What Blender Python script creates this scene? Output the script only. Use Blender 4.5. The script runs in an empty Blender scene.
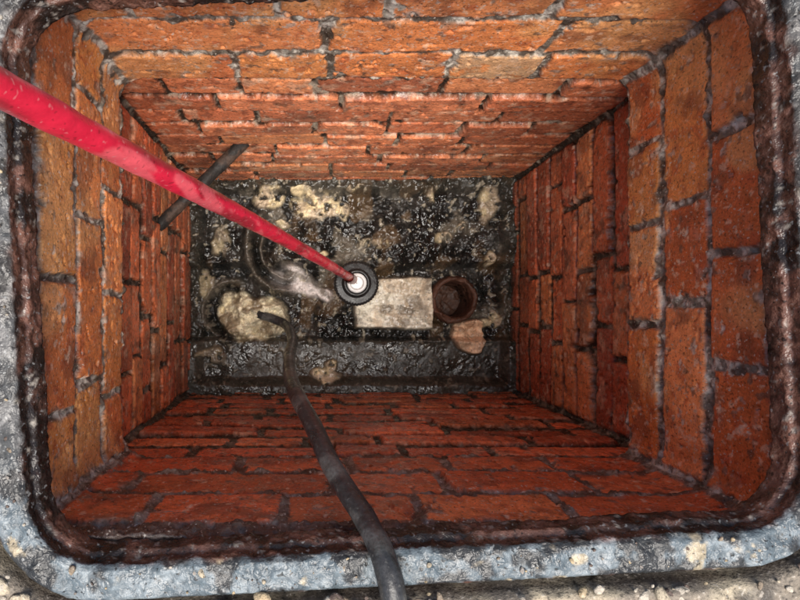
import bpy, math, numpy as np
from mathutils import Vector
rng=np.random.default_rng(7)
TAB=rng.random((64,64,64))
def vn(p,scale,off=0.0):
    q=p*scale+off+1000.0
    i=np.floor(q).astype(int); f=q-i; f=f*f*(3-2*f)
    i0=i&63; i1=(i+1)&63
    x0,y0,z0=i0.T; x1,y1,z1=i1.T; fx,fy,fz=f.T
    a=TAB[x0,y0,z0]*(1-fx)+TAB[x1,y0,z0]*fx
    b=TAB[x0,y1,z0]*(1-fx)+TAB[x1,y1,z0]*fx
    c=TAB[x0,y0,z1]*(1-fx)+TAB[x1,y0,z1]*fx
    d=TAB[x0,y1,z1]*(1-fx)+TAB[x1,y1,z1]*fx
    return (a*(1-fy)+b*fy)*(1-fz)+(c*(1-fy)+d*fy)*fz
def fbm(p,scale,octs=4,off=0.0,gain=.5):
    t=0;a=1;s=0
    for o in range(octs):
        t=t+a*vn(p,scale*(2.03**o),off+o*17.3); s+=a; a*=gain
    return t/s
def ss(a,b,x):
    t=np.clip((x-a)/(b-a),0,1); return t*t*(3-2*t)
def mix(a,b,t):
    t=np.asarray(t)[...,None]; return a*(1-t)+b*t

def make_obj(name,V,F,col=None,mat=None,smooth=True,parent=None):
    me=bpy.data.meshes.new(name)
    V=np.asarray(V,dtype=np.float32); F=np.asarray(F,dtype=np.int32)
    me.vertices.add(len(V)); me.vertices.foreach_set("co",V.ravel())
    n=F.shape[1]
    me.loops.add(F.size); me.loops.foreach_set("vertex_index",F.ravel())
    me.polygons.add(len(F)); me.polygons.foreach_set("loop_start",np.arange(0,F.size,n,dtype=np.int32))
    me.update(calc_edges=True)
    me.polygons.foreach_set("use_smooth",np.full(len(F),smooth))
    if col is not None:
        at=me.color_attributes.new("Col",'FLOAT_COLOR','POINT')
        c=np.ones((len(V),4),dtype=np.float32); c[:,:col.shape[1]]=col
        at.data.foreach_set("color",c.ravel())
    me.validate()
    ob=bpy.data.objects.new(name,me); bpy.context.scene.collection.objects.link(ob)
    if mat: me.materials.append(mat)
    if parent: ob.parent=parent
    return ob

# ---------- materials ----------
def surf_mat(name,grain=350,grain_amt=.35,speck=.0,speck_col=(.5,.45,.38),rough=(.25,.6),bump=.6,bdist=.0012,dark=.0,spec=.5,speck_scale=500,coarse=60):
    m=bpy.data.materials.new(name); m.use_nodes=True
    nt=m.node_tree; N=nt.nodes; L=nt.links; b=N["Principled BSDF"]
    tc=N.new("ShaderNodeTexCoord")
    at=N.new("ShaderNodeAttribute"); at.attribute_name="Col"
    def noise(sc,det=2,rg=.6):
        n=N.new("ShaderNodeTexNoise"); n.inputs["Scale"].default_value=sc; n.inputs["Detail"].default_value=det
        n.inputs["Roughness"].default_value=rg; L.new(tc.outputs["Object"],n.inputs["Vector"]); return n
    def mr(src,a,bb,c,d):
        r=N.new("ShaderNodeMapRange"); r.inputs[1].default_value=a; r.inputs[2].default_value=bb; r.inputs[3].default_value=c; r.inputs[4].default_value=d
        L.new(src,r.inputs[0]); return r.outputs[0]
    n1=noise(grain,2,.65); n2=noise(speck_scale,1,.5); n3=noise(coarse,2)
    g=mr(n1.outputs[0],.3,.7,1-grain_amt,1+grain_amt)
    g2=mr(n3.outputs[0],.3,.7,1-grain_amt*.7,1+grain_amt*.7)
    mu=N.new("ShaderNodeMath"); mu.operation='MULTIPLY'; L.new(g,mu.inputs[0]); L.new(g2,mu.inputs[1])
    vm=N.new("ShaderNodeVectorMath"); vm.operation='SCALE'; L.new(at.outputs["Color"],vm.inputs[0]); L.new(mu.outputs[0],vm.inputs["Scale"])
    mx=N.new("ShaderNodeMix"); mx.data_type='RGBA'; L.new(vm.outputs[0],mx.inputs[6]); mx.inputs[7].default_value=(*speck_col,1)
    L.new(mr(n2.outputs[0],.66,.72,0,speck),mx.inputs[0])
    mx2=N.new("ShaderNodeMix"); mx2.data_type='RGBA'; L.new(mx.outputs[2],mx2.inputs[6]); mx2.inputs[7].default_value=(.012,.01,.008,1)
    L.new(mr(n2.outputs[0],.36,.29,0,dark),mx2.inputs[0])
    L.new(mx2.outputs[2],b.inputs["Base Color"])
    L.new(mr(n3.outputs[0],.35,.65,rough[0],rough[1]),b.inputs["Roughness"])
    b.inputs["Specular IOR Level"].default_value=spec
    bp=N.new("ShaderNodeBump"); bp.inputs["Strength"].default_value=bump; bp.inputs["Distance"].default_value=bdist
    L.new(n1.outputs[0],bp.inputs["Height"]); L.new(bp.outputs[0],b.inputs["Normal"])
    return m
M_ring=surf_mat("brick_upper",grain=360,grain_amt=.24,speck=.75,speck_col=(.66,.58,.48),rough=(.22,.55),bump=.7,bdist=.0011,dark=.6,speck_scale=300,spec=.55)
M_ch=surf_mat("brick_lower",grain=260,grain_amt=.26,speck=.5,speck_col=(.60,.45,.33),rough=(.16,.45),bump=.75,bdist=.0016,dark=.55,speck_scale=240,spec=.65)
M_floor=surf_mat("wet_concrete",grain=120,grain_amt=.3,speck=.25,speck_col=(.40,.37,.31),rough=(.10,.55),bump=.5,bdist=.0035,dark=.4,speck_scale=140,spec=.6,coarse=28)
M_clay=surf_mat("fired_clay",grain=160,grain_amt=.3,speck=.1,rough=(.45,.7),bump=.4,bdist=.002,dark=.4,spec=.3)
M_frame=surf_mat("painted_iron",grain=200,grain_amt=.28,speck=.45,speck_col=(.36,.37,.36),rough=(.25,.5),bump=.9,bdist=.002,dark=.8,speck_scale=260,coarse=90,spec=.5)
M_ground=surf_mat("gritty_concrete",grain=300,grain_amt=.35,speck=.5,rough=(.5,.9),bump=1,bdist=.0015,dark=.5,speck_scale=300)
M_iron=surf_mat("rusty_iron",grain=220,grain_amt=.3,speck=0,rough=(.5,.8),bump=.8,bdist=.0015,dark=.3,spec=.3)

# ---------- loop sweep ----------
def rr_loop(cx,cy,hw,hh,r,step):
    P=[];Nn=[];W=[];U=[]
    arc=math.pi*r/2
    sides=[((cx-hw+r,cy-hh),(1,0),2*(hw-r),(cx+hw-r,cy-hh+r),-90),
           ((cx+hw,cy-hh+r),(0,1),2*(hh-r),(cx+hw-r,cy+hh-r),0),
           ((cx+hw-r,cy+hh),(-1,0),2*(hw-r),(cx-hw+r,cy+hh-r),90),
           ((cx-hw,cy+hh-r),(0,-1),2*(hh-r),(cx-hw+r,cy-hh+r),180)]
    for k,(o,d,Ln,c,a0) in enumerate(sides):
        n=int(Ln/step); nrm=(d[1],-d[0])
        for i in range(n):
            t=Ln*i/n
            P.append((o[0]+d[0]*t,o[1]+d[1]*t)); Nn.append(nrm); W.append(k); U.append(t+arc/2)
        na=max(8,int(arc/step))
        for i in range(na):
            f=i/na; a=math.radians(a0+90*f)
            P.append((c[0]+r*math.cos(a),c[1]+r*math.sin(a))); Nn.append((math.cos(a),math.sin(a)))
            if f<.5: W.append(k); U.append(Ln+arc/2+arc*f)
            else: W.append((k+1)%4); U.append(arc*(f-.5))
    Ls=[s[2]+arc for s in sides]
    return np.array(P),np.array(Nn),np.array(W),np.array(U),Ls
def densify(prof,step):
    out=[]
    for (a,b) in zip(prof[:-1],prof[1:]):
        d=math.dist(a,b); n=max(1,int(d/step))
        for i in range(n): out.append((a[0]+(b[0]-a[0])*i/n,a[1]+(b[1]-a[1])*i/n))
    out.append(prof[-1]); return np.array(out)
def sweep(P,Nn,prof):
    n=len(P); m=len(prof)
    V=np.zeros((m,n,3))
    V[:,:,0]=P[None,:,0]+Nn[None,:,0]*prof[:,0,None]
    V[:,:,1]=P[None,:,1]+Nn[None,:,1]*prof[:,0,None]
    V[:,:,2]=prof[:,1,None]
    j,i=np.meshgrid(np.arange(m-1),np.arange(n),indexing='ij'); i2=(i+1)%n
    F=np.stack([j*n+i,j*n+i2,(j+1)*n+i2,(j+1)*n+i],-1).reshape(-1,4)
    return V.reshape(-1,3),F[:,::-1]

def brick_loop(name,cx,cy,hw,hh,r,step,ztop,zbot,bounds,joints,mhw,mdepth,colfn,mat,top_out,bot_out,proud=.0025,rough=.0012,warp=1.0,lumpy=.012,taper=None,wall_mortar=(1,1,1,1)):
    P,Nn,W,U,Ls=rr_loop(cx,cy,hw,hh,r,step)
    prof=densify([(top_out,ztop),(0,ztop),(0,zbot),(bot_out,zbot)],step)
    V,F=sweep(P,Nn,prof); m=len(prof);n=len(P)
    Wv=np.tile(W,m);Uv=np.tile(U,m); off=np.repeat(prof[:,0],n); N3=np.zeros_like(V); N3[:,:2]=np.tile(Nn,(m,1))
    w1=fbm(V,15,2,3.1)-.5; w2=fbm(V,15,2,9.7)-.5; w3=fbm(V,110,3,5.5)-.5
    z=V[:,2]+(w1*.008+w3*.003)*warp; u=Uv+(w2*.009+w3*.003)*warp
    b=np.array(bounds)
    ci=np.clip(np.searchsorted(-b,-z)-1,0,len(b)-2)
    inside=ss(-.002,.002,b[0]-z)
    dh=np.minimum(np.abs(z-b[ci]),np.abs(z-b[ci+1]))
    dv=np.full(len(V),1.0); bid=np.zeros(len(V),int); ctr=np.zeros(len(V))
    for c in range(len(b)-1):
        for w in range(4):
            sel=(ci==c)&(Wv==w)
            if not sel.any(): continue
            J=np.array([0]+sorted(joints(c,w,Ls[w]))+[Ls[w]])
            uu=u[sel]; k=np.clip(np.searchsorted(J,uu)-1,0,len(J)-2)
            dv[sel]=np.minimum(np.abs(uu-J[k]),np.abs(J[k+1]-uu))
            bid[sel]=(c*4+w)*16+k; ctr[sel]=(uu-(J[k]+J[k+1])*.5)
    R=rng.random((4096,6)); rb=R[bid%4096]
    e=np.minimum(dh,dv)
    rc=.006; q=np.maximum(rc-dh,0)**2+np.maximum(rc-dv,0)**2
    e=np.where(q>0,np.minimum(e,rc-np.sqrt(q)),e)
    chip=np.maximum(fbm(V,50,3,31)-.6,0)*.05
    hm=mhw*(.5+1.0*fbm(V,14,2,77))*np.array(wall_mortar)[Wv]
    e=e-hm-chip+(fbm(V,200,2,41)-.5)*.0025
    m_=ss(-.0010,.0011,e)*inside
    nb=fbm(V,170,4,55)-.5; nl=fbm(V,10,2,66)-.5
    face=(rb[:,0]-.5)*2*proud+ctr*(rb[:,1]-.5)*.03 - .0013*np.exp(-np.maximum(e,0)/.0015)+nb*rough+nl*.003
    pit=np.maximum(fbm(V,100,3,88)-.66,0)*.02; face=face-pit
    lum=fbm(V,70,4,12)-.5; lum2=fbm(V,260,3,19)-.5
    mort=-mdepth*(1-.5*(Wv==0))+lum*lumpy+lum2*.005
    disp=face*m_+mort*(1-m_)
    fade=np.exp(-np.maximum(off,0)/.02)
    V2=V-N3*(disp*fade)[:,None]
    V2[:,2]+=np.where(off>.0005,(lum*.006)*(1-fade*.3),0)
    col=colfn(V,m_,Wv,rb,bid,e,ci)
    if taper: V2=taper(V2)
    return make_obj(name,V2,F,col,mat)

RJ={(0,0):[.083,.212,.337,.481],(1,0):[.045,.263,.383,.535],(2,0):[.150,.283,.4045,.5256],
    (0,1):[.1256,.239,.359],(1,1):[.191,.303],(2,1):[.1635,.286,.384],
    (0,2):[.1625,.325,.434,.587],(1,2):[.1365,.387],(2,2):[.12,.231,.378,.495],
    (0,3):[.114,.264,.395],(1,3):[.06,.193,.370],(2,3):[.146,.273,.393]}
A=np.array
def ring_col(V,m,W,rb,bid,e,ci):
    base=A([[.86,.26,.07],[.74,.185,.055],[.88,.34,.10],[.62,.14,.05],[.82,.28,.10]])[ (rb[:,2]*4.999).astype(int)]
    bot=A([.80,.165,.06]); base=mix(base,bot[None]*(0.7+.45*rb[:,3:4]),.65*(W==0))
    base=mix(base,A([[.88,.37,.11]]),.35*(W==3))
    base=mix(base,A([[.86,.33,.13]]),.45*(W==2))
    f=fbm(V,30,4,200); g=fbm(V,75,4,210); h=fbm(V,12,3,220)
    base=base*(.82+.38*f)[:,None]*(.80+.32*rb[:,5])[:,None]
    base=mix(base,A([[.44,.09,.04]]),.55*ss(.57,.69,g))
    base=mix(base,A([[.88,.46,.18]]),.6*ss(.54,.70,h)*(W!=0))
    dk=ss(.59,.69,fbm(V,22,4,230)); base=mix(base,A([[.20,.06,.035]]),.55*dk)
    pale=((W==2)&(ci==2)&(rb[:,4]>.5)).astype(float); base=mix(base,A([[.70,.47,.26]]),.75*pale*ss(.4,.55,g+.1))
    sc=ss(.68,.72,fbm(V,130,3,235)); base=mix(base,A([[.88,.6,.4]]),.6*sc)
    lum=fbm(V,120,4,240)
    mc=mix(A([[.22,.19,.15]]),A([[.60,.55,.46]]),ss(.43,.60,lum)); mc=mix(mc,A([[.07,.05,.035]]),.85*ss(.48,.60,fbm(V,60,3,250)))
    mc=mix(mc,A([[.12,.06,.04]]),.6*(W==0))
    smear=ss(.58,.66,fbm(V,55,4,260))*np.exp(-np.maximum(e,0)/.008)*.9
    smear=np.maximum(smear,.7*ss(.69,.74,fbm(V,90,3,270)))
    col=mix(mc,base,m*(1-smear))
    tar=ss(-.085,-.045,V[:,2]+.04*(fbm(V,35,4,280)-.5)); col=mix(col,A([[.08,.045,.035]]),.7*tar)
    return np.clip(col,0,1)
zb=[-.060,-.145,-.224,-.297]
brick_loop("brick_collar",.084,.055,.325,.243,.026,.0016,-.036,-.2975,zb,lambda c,w,L:[min(x,L-.03) for x in RJ[(c,w)]],
    .0042,.0035,ring_col,M_ring,.04,.05,proud=.0022,rough=.0010,lumpy=.016,wall_mortar=(1.25,1.1,1,1))

NC=10
CJ={}
for c in range(12):
    for w in range(4):
        L=[.715,.4656][w%2]; J=[];x=rng.uniform(.05,.2) if c%2 else rng.uniform(.1,.2)
        while x<L-.05:
            J.append(x); x+=rng.choice([.105,.12,.17,.2])*rng.uniform(.92,1.08)
        CJ[(c,w)]=J
def ch_col(V,m,W,rb,bid,e,ci):
    base=A([[.82,.22,.085],[.68,.15,.062],[.86,.31,.115],[.52,.11,.05],[.78,.23,.10]])[(rb[:,2]*4.999).astype(int)]
    base=mix(base,A([[.80,.18,.075]]),.5*(W==0))
    base=mix(base,A([[.78,.31,.15]]),.45*(W==2))
    f=fbm(V,30,4,300); g=fbm(V,70,4,310)
    base=base*(.78+.46*f)[:,None]*(.74+.40*rb[:,5])[:,None]
    base=mix(base,A([[.28,.08,.045]]),.65*ss(.57,.68,g))
    base=mix(base,A([[.20,.065,.04]]),.5*ss(.55,.69,fbm(V,14,3,320)))
    base=mix(base,A([[.84,.55,.36]]),.45*ss(.64,.72,fbm(V,45,3,325)))
    base=mix(base,A([[.88,.68,.50]]),.5*ss(.69,.73,fbm(V,120,3,327)))
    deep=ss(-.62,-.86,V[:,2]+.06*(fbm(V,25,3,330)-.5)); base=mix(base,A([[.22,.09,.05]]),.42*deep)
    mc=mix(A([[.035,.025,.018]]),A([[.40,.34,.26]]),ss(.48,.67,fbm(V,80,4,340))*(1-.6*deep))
    mc=mix(mc,A([[.035,.024,.018]]),.5*(W!=2))
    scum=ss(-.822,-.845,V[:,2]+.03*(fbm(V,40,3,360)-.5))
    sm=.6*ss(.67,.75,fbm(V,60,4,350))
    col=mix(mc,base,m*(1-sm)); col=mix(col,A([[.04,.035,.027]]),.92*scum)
    return np.clip(col,0,1)
cb=list(np.linspace(-.300,-.86,NC+1))
def taper(V):
    t=np.clip((V[:,2]+.868)/(.868-.297),0,1)
    k=(.2445/.2328-1)
    V=V.copy(); V[:,1]=.0528+.0022*t+(V[:,1]-.0528)*(1+k*t); return V
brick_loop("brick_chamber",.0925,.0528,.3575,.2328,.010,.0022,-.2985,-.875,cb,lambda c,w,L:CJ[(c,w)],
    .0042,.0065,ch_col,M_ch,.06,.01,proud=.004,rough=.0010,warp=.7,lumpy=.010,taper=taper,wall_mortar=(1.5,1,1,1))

# -------- floor --------
st=.0018
xs=np.arange(-.30,.485,st); ys=np.arange(-.215,.32,st)
X,Y=np.meshgrid(xs,ys); n=X.size
V=np.zeros((n,3)); V[:,0]=X.ravel(); V[:,1]=Y.ravel()
x=V[:,0];y=V[:,1]
wx=x+(fbm(V,25,3,1)-.5)*.03; wy=y+(fbm(V,25,3,2)-.5)*.03
def ell(cx,cy,a,b,ed=.15,rot=0):
    c,s=math.cos(rot),math.sin(rot); dx=wx-cx;dy=wy-cy
    d=np.sqrt(((dx*c+dy*s)/a)**2+((-dx*s+dy*c)/b)**2)
    return 1-ss(1-ed,1+ed,d)
def box(x0,x1,y0,y1,ed=.004,wob=.35):
    ax=x+(wx-x)*wob; ay=y+(wy-y)*wob
    return ss(x0-ed,x0+ed,ax)*(1-ss(x1-ed,x1+ed,ax))*ss(y0-ed,y0+ed,ay)*(1-ss(y1-ed,y1+ed,ay))
lf=fbm(V,12,4,5)-.5; mf=fbm(V,45,4,6)-.5; hf=fbm(V,160,4,7)-.5
shelf=ss(.088,.108,wy)*.028+ss(-.060,-.070,y+(wy-y)*.3)*.032
smooth_low=ss(-.06,-.08,y)
H=shelf+lf*.035*(1-.6*smooth_low)+mf*.026*(1-.8*smooth_low)+hf*.007*(1-.6*smooth_low)
edge=np.minimum.reduce([x+.265,.45-x,y+.18,.2856-y])
H+=.022*(1-ss(.012,.034,edge+(wx-x)*.3))
col=np.tile(A([[.032,.029,.025]]),(n,1))
col=mix(col,A([[.15,.13,.10]]),ss(.50,.68,fbm(V,16,4,11)))
col=mix(col,A([[.009,.009,.008]]),ss(.44,.54,fbm(V,24,4,12)))
col=mix(col,A([[.13,.08,.04]]),.6*ss(.57,.66,fbm(V,18,3,14)))
low=ss(-.06,-.072,y); col=mix(col,A([[.050,.047,.037]]),.75*low)
fil=(1-ss(.012,.034,edge)); col=mix(col,A([[.060,.055,.042]]),.6*fil)
beige=A([[.88,.72,.44]]); 
slab=box(.101,.276,-.042,.074,.004,.35)
H=H*(1-slab)+slab*(.024+hf*.006+mf*.008)
sc_=mix(A([[.88,.81,.65]]),A([[.66,.55,.40]]),ss(.4,.6,fbm(V,40,4,21))); sc_=mix(sc_,A([[.30,.26,.20]]),.8*ss(.58,.68,fbm(V,38,4,29)))
col=mix(col,sc_,slab)
p=np.maximum(ell(-.03,.060,.058,.028,.3,-.35),ell(.03,.035,.03,.013,.3,-.3)); H=H*(1-p*.6)+p*(.008+hf*.005+mf*.008)
pc=mix(A([[.78,.70,.66]]),A([[.26,.23,.20]]),ss(.50,.62,fbm(V,40,4,28))); col=mix(col,pc,p*.92)
rock=np.maximum(ell(-.128,-.018,.078,.050,.12),ell(-.165,.02,.038,.022,.2)); dr=np.clip(1-((x+.128)/.078)**2-((y+.018)/.050)**2,0,1)
H+=rock*(.012+.022*np.sqrt(dr)+mf*.055); col=mix(col,mix(A([[.86,.76,.53]]),A([[.32,.25,.16]]),ss(.47,.58,fbm(V,42,4,22))),rock*.95)
t=ell(.362,-.058,.036,.036,.12); H+=t*(.022+mf*.04); col=mix(col,A([[.84,.56,.36]])*(.5+.95*fbm(V,70,3,23))[:,None],t)
for (cx,cy,a,b,k) in [(.018,.228,.050,.031,1),(-.09,.248,.036,.021,1),(-.02,.262,.03,.010,.8),(.39,.236,.022,.040,.85),(.30,.16,.014,.014,.95),(.034,-.148,.032,.015,.95),(.05,-.125,.015,.013,.9),(.02,.118,.016,.012,.8),(-.20,.15,.02,.03,.4),(-.22,-.1,.03,.016,.35),(.075,.22,.012,.020,.8),(.40,.11,.012,.017,.85),(.27,.245,.012,.02,.6),(.14,.15,.03,.012,.4),(-.06,.19,.02,.008,.6),(.42,-.02,.014,.022,.7),(.40,-.035,.02,.01,.8),(.33,.19,.01,.01,.7),(.1,.27,.02,.007,.6),(.325,-.015,.03,.010,.7),(-.23,.06,.014,.03,.4)]:
    q=ell(cx,cy,a,b,.25)*ss(.34,.46,fbm(V,85,4,24)); H+=q*.008; col=mix(col,mix(beige,A([[.58,.46,.32]]),ss(.4,.6,fbm(V,60,3,25))),q*k)
gr=ss(.68,.73,fbm(V,90,3,26))*(1-.6*low); col=mix(col,A([[.5,.44,.33]]),gr*.6); H+=gr*.003
for (cx,cy,r,a0,a1,hgt,w) in [(-.045,.135,.095,120,285,.028,.009),(-.045,.135,.066,130,275,.012,.005),(-.175,-.0,.066,60,250,.012,.006)]:
    d=np.sqrt((x-cx)**2+(y-cy)**2)+(wx-x)*.3; an=np.degrees(np.arctan2(y-cy,x-cx))%360
    am=ss(a0,a0+25,an)*(1-ss(a1-25,a1,an)); g=np.exp(-((d-r)/w)**2)*am
    H+=g*hgt; col=mix(col,A([[.13,.11,.085]]),g*.8)
    H-=.014*am*np.exp(-((d-r+.018)/.008)**2); col=mix(col,A([[.009,.008,.007]]),.9*am*np.exp(-((d-r+.018)/.009)**2))
d=np.hypot(x-.322,y-.0225)
H=np.where(d<.040,-.08,H); col=mix(col,A([[.012,.006,.004]]),1-ss(.040,.048,d))
H+=.012*ss(.085,.058,d)*ss(.04,.046,d)
V[:,2]=-.868+H
ny,nx=X.shape; j,i=np.meshgrid(np.arange(ny-1),np.arange(nx-1),indexing='ij')
F=np.stack([j*nx+i,j*nx+i+1,(j+1)*nx+i+1,(j+1)*nx+i],-1).reshape(-1,4)
make_obj("chamber_floor",V,F,np.clip(col,0,1),M_floor)

# -------- frame --------
ang=math.radians(3.0); FC=A([.0755,.0415])
def rot(V):
    c,s=math.cos(ang),math.sin(ang); dx=V[:,0]-FC[0];dy=V[:,1]-FC[1]
    V=V.copy(); V[:,0]=FC[0]+dx*c-dy*s; V[:,1]=FC[1]+dx*s+dy*c; return V
FR=(.0755,.0415,.3085,.2285,.058)
P,Nn,W,U,Ls=rr_loop(*FR,.0018)
prof=densify([(.028,-.03),(.028,-.002),(.026,0),(.004,0),(0,-.003),(-.001,-.014),(-.005,-.017),(-.006,-.034),(.03,-.038)],.0016)
V,F=sweep(P,Nn,prof); off=np.repeat(prof[:,0],len(P)); N3=np.zeros_like(V);N3[:,:2]=np.tile(Nn,(len(prof),1))
a=fbm(V,80,4,400)-.5;b=fbm(V,22,3,410)-.5; c3=fbm(V,220,3,415)-.5
topm=ss(-.004,-.001,V[:,2])
zf=V[:,2].copy()
V[:,2]+=(a*.007+c3*.002)*topm+b*.003
V-=N3*((a*.005+c3*.004+b*.005)*(1-topm))[:,None]
blue=mix(A([[.095,.12,.135]]),A([[.18,.21,.225]]),ss(.42,.6,fbm(V,60,4,420)))
blue=mix(blue,A([[.022,.021,.02]]),.92*ss(.52,.61,fbm(V,50,4,430)+.10*ss(.012,.003,off)))
blue=mix(blue,A([[.40,.33,.22]]),.9*ss(.70,.75,fbm(V,55,3,440)))
side=np.maximum(ss(.33,.38,V[:,0]),ss(-.205,-.235,V[:,0]))*ss(-.16,-.08,V[:,1]); worn=np.maximum(side*.85,ss(.2,.25,V[:,1])*.9)
tarry=mix(A([[.05,.045,.04]]),A([[.15,.14,.13]]),ss(.48,.62,fbm(V,70,4,435)))
blue=mix(blue,tarry,worn)
brn=mix(A([[.08,.038,.026]]),A([[.17,.08,.055]]),ss(.4,.6,fbm(V,70,4,450)))
brn=mix(brn,A([[.022,.015,.012]]),ss(.45,.58,fbm(V,40,4,460)))
brn=mix(brn,A([[.35,.31,.26]]),.6*ss(.67,.73,fbm(V,160,3,470)))
col=mix(brn,blue,ss(-.006,-.001,zf+.006*(fbm(V,80,3,480)-.5)))
make_obj("manhole_frame",rot(V),F,np.clip(col,0,1),M_frame)

# -------- ground --------
P,Nn,W,U,Ls=rr_loop(*FR,.003)
offs=list(np.arange(.026,.2,.003)); d=.2
while d<40: offs.append(d); d*=1.12
prof=np.array([(o,0.0) for o in offs])[::-1]
V,F=sweep(P,Nn,prof); off=np.repeat(prof[:,0],len(P))
near=np.exp(-off/.6)
a=fbm(V,60,4,500)-.5;b=fbm(V,14,3,510)-.5;c3=fbm(V,200,3,515)-.5
V[:,2]=-.006+(a*.012+b*.012+c3*.004)*near
gap=np.exp(-((off-.033-b*.006)/.0035)**2); V[:,2]-=gap*.022
V[:,2]=np.where(off>.038,V[:,2]+.006,V[:,2]); V[:,2]=np.where(off<.029,-.025,V[:,2])
col=mix(A([[.33,.28,.20]]),A([[.19,.16,.125]]),ss(.4,.6,fbm(V,35,4,520)))
col=mix(col,A([[.06,.05,.04]]),.8*ss(.55,.65,fbm(V,50,4,530)))
col=mix(col,A([[.03,.026,.022]]),gap)
make_obj("ground",rot(V),F,col,M_ground)

# -------- gravel --------
import bmesh
bm=bmesh.new(); bmesh.ops.create_icosphere(bm,subdivisions=2,radius=1)
sv=A([v.co[:] for v in bm.verts]); sf=A([[v.index for v in f.verts] for f in bm.faces]); bm.free()
VV=[];FF=[];CC=[];k=0
def stone(px,py,pz,r,colr):
    global k
    s=A([r*rng.uniform(.8,1.4),r*rng.uniform(.7,1.1),r*rng.uniform(.45,.8)])
    v=sv*(1+.7*(vn(sv*1.4,1,rng.uniform(0,50))-.5))[:,None]*s
    t=rng.uniform(0,6.28); c,q=math.cos(t),math.sin(t)
    v=np.stack([v[:,0]*c-v[:,1]*q,v[:,0]*q+v[:,1]*c,v[:,2]],1)+A([px,py,pz])
    VV.append(v);FF.append(sf+k);CC.append(np.tile(colr,(len(v),1)));k+=len(v)
pal=A([[.36,.28,.17],[.38,.32,.23],[.22,.17,.12],[.26,.23,.20],[.10,.07,.055],[.40,.35,.28]])
P2,N2,_,_,_=rr_loop(*FR,.003)
for _ in range(2600):
    i=rng.integers(len(P2)); o=.036+abs(rng.normal(0,.05)); 
    if P2[i][0]>.1 and P2[i][1]<-.1 and rng.random()<.7: continue
    q=rot(A([[P2[i][0]+N2[i][0]*o+rng.normal(0,.003),P2[i][1]+N2[i][1]*o+rng.normal(0,.003),0]]))[0]
    stone(q[0],q[1],.001,rng.choice([.0015,.0025,.004,.006],p=[.35,.35,.2,.1]),pal[rng.integers(6)])
for _ in range(220):
    i=rng.integers(len(P2)); o=rng.uniform(.003,.026)
    q=rot(A([[P2[i][0]+N2[i][0]*o,P2[i][1]+N2[i][1]*o,0]]))[0]
    stone(q[0],q[1],.0005,rng.choice([.0007,.0012,.002,.0035],p=[.4,.4,.17,.03]),pal[rng.integers(6)])
make_obj("gravel",np.concatenate(VV),np.concatenate(FF),np.concatenate(CC),M_ground)

# -------- tubes --------
def crom(pts,n):
    p=np.array(pts,dtype=float)
    p=np.vstack([2*p[0]-p[1],p,2*p[-1]-p[-2]]); out=[]
    for i in range(1,len(p)-2):
        for t in np.linspace(0,1,n,endpoint=False):
            a,b,c,d=p[i-1],p[i],p[i+1],p[i+2]
            out.append(.5*((2*b)+(c-a)*t+(2*a-5*b+4*c-d)*t*t+(3*b-a-3*c+d)*t**3))
    out.append(p[-2]); return np.array(out)
def tube(name,pts,ra,rb_,mat,colf,seg=28,sub=30,parent=None,noise=.0006,ref=(0,1,0)):
    c=crom(pts,sub); T=np.gradient(c,axis=0); T/=np.linalg.norm(T,axis=1)[:,None]
    ref=np.array(ref,float); B=np.cross(T,ref); B/=np.linalg.norm(B,axis=1)[:,None]; Nn=np.cross(B,T)
    th=np.linspace(0,2*math.pi,seg,endpoint=False); m=len(c)
    V=c[:,None,:]+ra*np.cos(th)[None,:,None]*B[:,None,:]+rb_*np.sin(th)[None,:,None]*Nn[:,None,:]
    V=V.reshape(-1,3); D=V-np.repeat(c,seg,0); D/=np.linalg.norm(D,axis=1)[:,None]
    V=V+D*((fbm(V,60,3,600)-.5)*noise*2)[:,None]
    j,i=np.meshgrid(np.arange(m-1),np.arange(seg),indexing='ij'); i2=(i+1)%seg
    F=np.stack([j*seg+i,j*seg+i2,(j+1)*seg+i2,(j+1)*seg+i],-1).reshape(-1,4)
    return make_obj(name,V,F,np.clip(colf(V),0,1),mat,parent=parent)
M_red=surf_mat("red_plastic",grain=200,grain_amt=.08,speck=.3,speck_col=(.75,.35,.34),rough=(.22,.42),bump=.3,bdist=.0007,dark=.35,speck_scale=260,coarse=40)
M_rub=surf_mat("black_rubber",grain=300,grain_amt=.3,speck=.3,speck_col=(.2,.19,.17),rough=(.25,.42),bump=.5,bdist=.0008,dark=.2,speck_scale=250)
M_wht=surf_mat("white_plastic",grain=200,grain_amt=.08,speck=0,rough=(.3,.4),bump=.1,dark=.2)
def redc(V):
    c=np.tile(A([[.66,.018,.05]]),(len(V),1)); c=mix(c,A([[.46,.08,.045]]),.8*ss(-.58,-.72,V[:,2]+.05*(fbm(V,30,3,611)-.5)))
    c=mix(c,A([[.26,.02,.03]]),.7*ss(.55,.65,fbm(V*A([1,1,.25]),50,4,610)))
    c=mix(c,A([[.85,.16,.18]]),.6*ss(.56,.64,fbm(V*A([1,1,.12]),90,3,612))); return c
Bp=A([.088,.0655,-.768]); Ap=A([-.134,.0955,.20]); dirn=Ap-Bp
emp=bpy.data.objects.new("drain_rod",None); bpy.context.scene.collection.objects.link(emp)
tube("shaft",[Bp+dirn*t+A([0,.004*math.sin(3.1*t),0]) for t in (0,.15,.3,.45,.6,.75,.9,1.0,1.2,1.6)],.0102,.0078,M_red,redc,parent=emp,noise=.0006,seg=48,sub=60)
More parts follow.
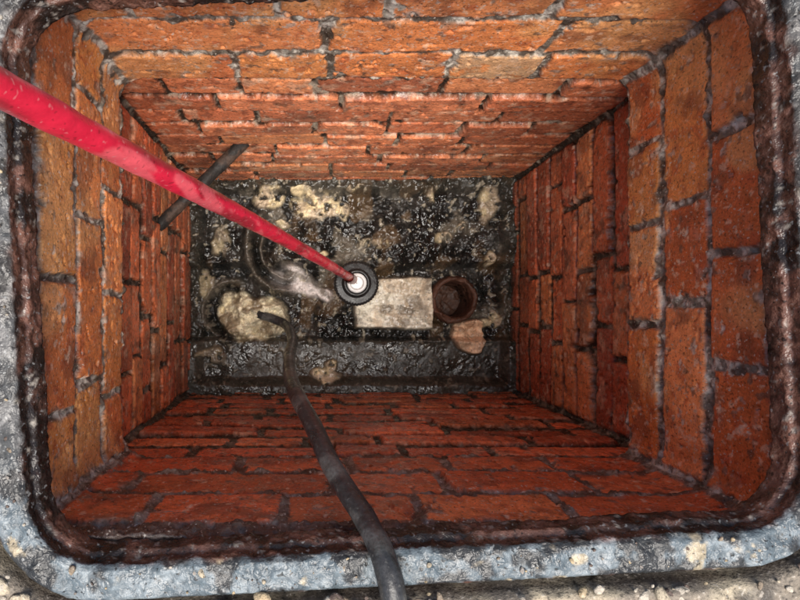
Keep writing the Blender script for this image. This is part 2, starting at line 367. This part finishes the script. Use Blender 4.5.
def lathe(name,prof,mat,colr,center,seg=96,knurl=0,parent=None,jit=.0004):
    prof=densify(prof,.002); th=np.linspace(0,2*math.pi,seg,endpoint=False)
    R=prof[:,0][:,None]*(1+knurl*np.sin(th*44)[None,:]*(prof[:,0][:,None]>.04)); Z=np.repeat(prof[:,1][:,None],seg,1)
    V=np.stack([R*np.cos(th),R*np.sin(th),Z],-1).reshape(-1,3)+A(center)
    V+= (fbm(V,90,3,5)-.5)[:,None]*jit*2
    m=len(prof); j,i=np.meshgrid(np.arange(m-1),np.arange(seg),indexing='ij'); i2=(i+1)%seg
    F=np.stack([j*seg+i,j*seg+i2,(j+1)*seg+i2,(j+1)*seg+i],-1).reshape(-1,4)
    return make_obj(name,V,F,np.tile(A([colr]),(len(V),1)),mat,parent=parent)
ctr=(.099,.057,-.775)
lathe("rubber_disc",[(.001,-.03),(.046,-.03),(.048,-.012),(.044,-.008),(.030,-.006),(.028,.004),(.023,.005),(.022,-.004),(.001,-.004)],M_rub,(.022,.022,.022),ctr,knurl=.014,seg=264,parent=emp)
lathe("white_hub",[(.0215,-.006),(.0205,.008),(.017,.010),(.014,.009),(.013,.001),(.001,.001)],M_wht,(.85,.85,.83),ctr,parent=emp)
tube("ferrule",[Bp+dirn*t for t in (-.012,.0,.02,.045)],.0110,.0110,M_rub,lambda V:np.tile(A([[.28,.08,.05]]),(len(V),1)),parent=emp)
lathe("stem",[(.018,-.10),(.018,-.03),(.001,-.03)],M_rub,(.05,.05,.05),ctr,parent=emp)

def hc(V):
    c=np.tile(A([[.032,.032,.033]]),(len(V),1)); return mix(c,A([[.13,.13,.122]]),.7*ss(.5,.65,fbm(V,35,4,620)))
tube("black_hose",[(.25,-1.6,.010),(.16,-.9,.011),(.10,-.45,.014),(.069,-.262,.020),(.0585,-.196,.0155),(.046,-.174,-.03),(.0225,-.150,-.09),(.003,-.122,-.16),(-.016,-.101,-.24),(-.027,-.094,-.36),(-.034,-.078,-.50),(-.034,-.058,-.66),(-.050,-.034,-.79),(-.085,-.018,-.822),(-.125,-.008,-.842)],.0098,.0098,M_rub,hc,seg=28,sub=24,ref=(1,0,0),noise=.0006)

pe=(.322,.0225,-.868)
lathe("clay_pipe",[(.001,-.076),(.038,-.076),(.040,.020),(.042,.032),(.046,.034),(.050,.032),(.053,.024),(.056,-.02)],M_clay,(.10,.045,.028),pe,jit=.005)
def irn(V):
    return mix(A([[.025,.022,.02]]),A([[.075,.05,.038]]),ss(.45,.6,fbm(V,60,4,630)))
tube("step_iron",[(-.285,.140,-.590),(-.262,.160,-.588),(-.20,.220,-.585),(-.14,.280,-.588),(-.115,.305,-.590)],.0110,.0110,M_iron,irn,noise=.002,ref=(0,0,1))

# -------- light --------
sc=bpy.context.scene
w=bpy.data.worlds.new("World"); sc.world=w; w.use_nodes=True
bg=w.node_tree.nodes["Background"]; sky=w.node_tree.nodes.new("ShaderNodeTexSky"); sky.sky_type='NISHITA'; sky.sun_disc=False
sky.dust_density=4
el=math.radians(73); az=math.radians(166)
sky.sun_elevation=el; sky.sun_rotation=az
w.node_tree.links.new(sky.outputs[0],bg.inputs[0]); bg.inputs[1].default_value=.15
ld=bpy.data.lights.new("sun",'SUN'); ld.energy=5; ld.angle=math.radians(46); ld.color=(1,.96,.9)
lo=bpy.data.objects.new("sun",ld); sc.collection.objects.link(lo)
dv=Vector((math.cos(el)*math.sin(az),math.cos(el)*math.cos(az),math.sin(el)))
lo.rotation_euler=dv.to_track_quat('Z','Y').to_euler()
cam=bpy.data.cameras.new("camera"); cam.lens=26; cam.sensor_width=36; cam.shift_x=.1125; cam.shift_y=.0125; cam.clip_start=.01; cam.clip_end=200
co=bpy.data.objects.new("camera",cam); co.location=(0,0,.45); sc.collection.objects.link(co); sc.camera=co
sc.view_settings.view_transform='Standard'; sc.view_settings.look='None'; sc.view_settings.exposure=0
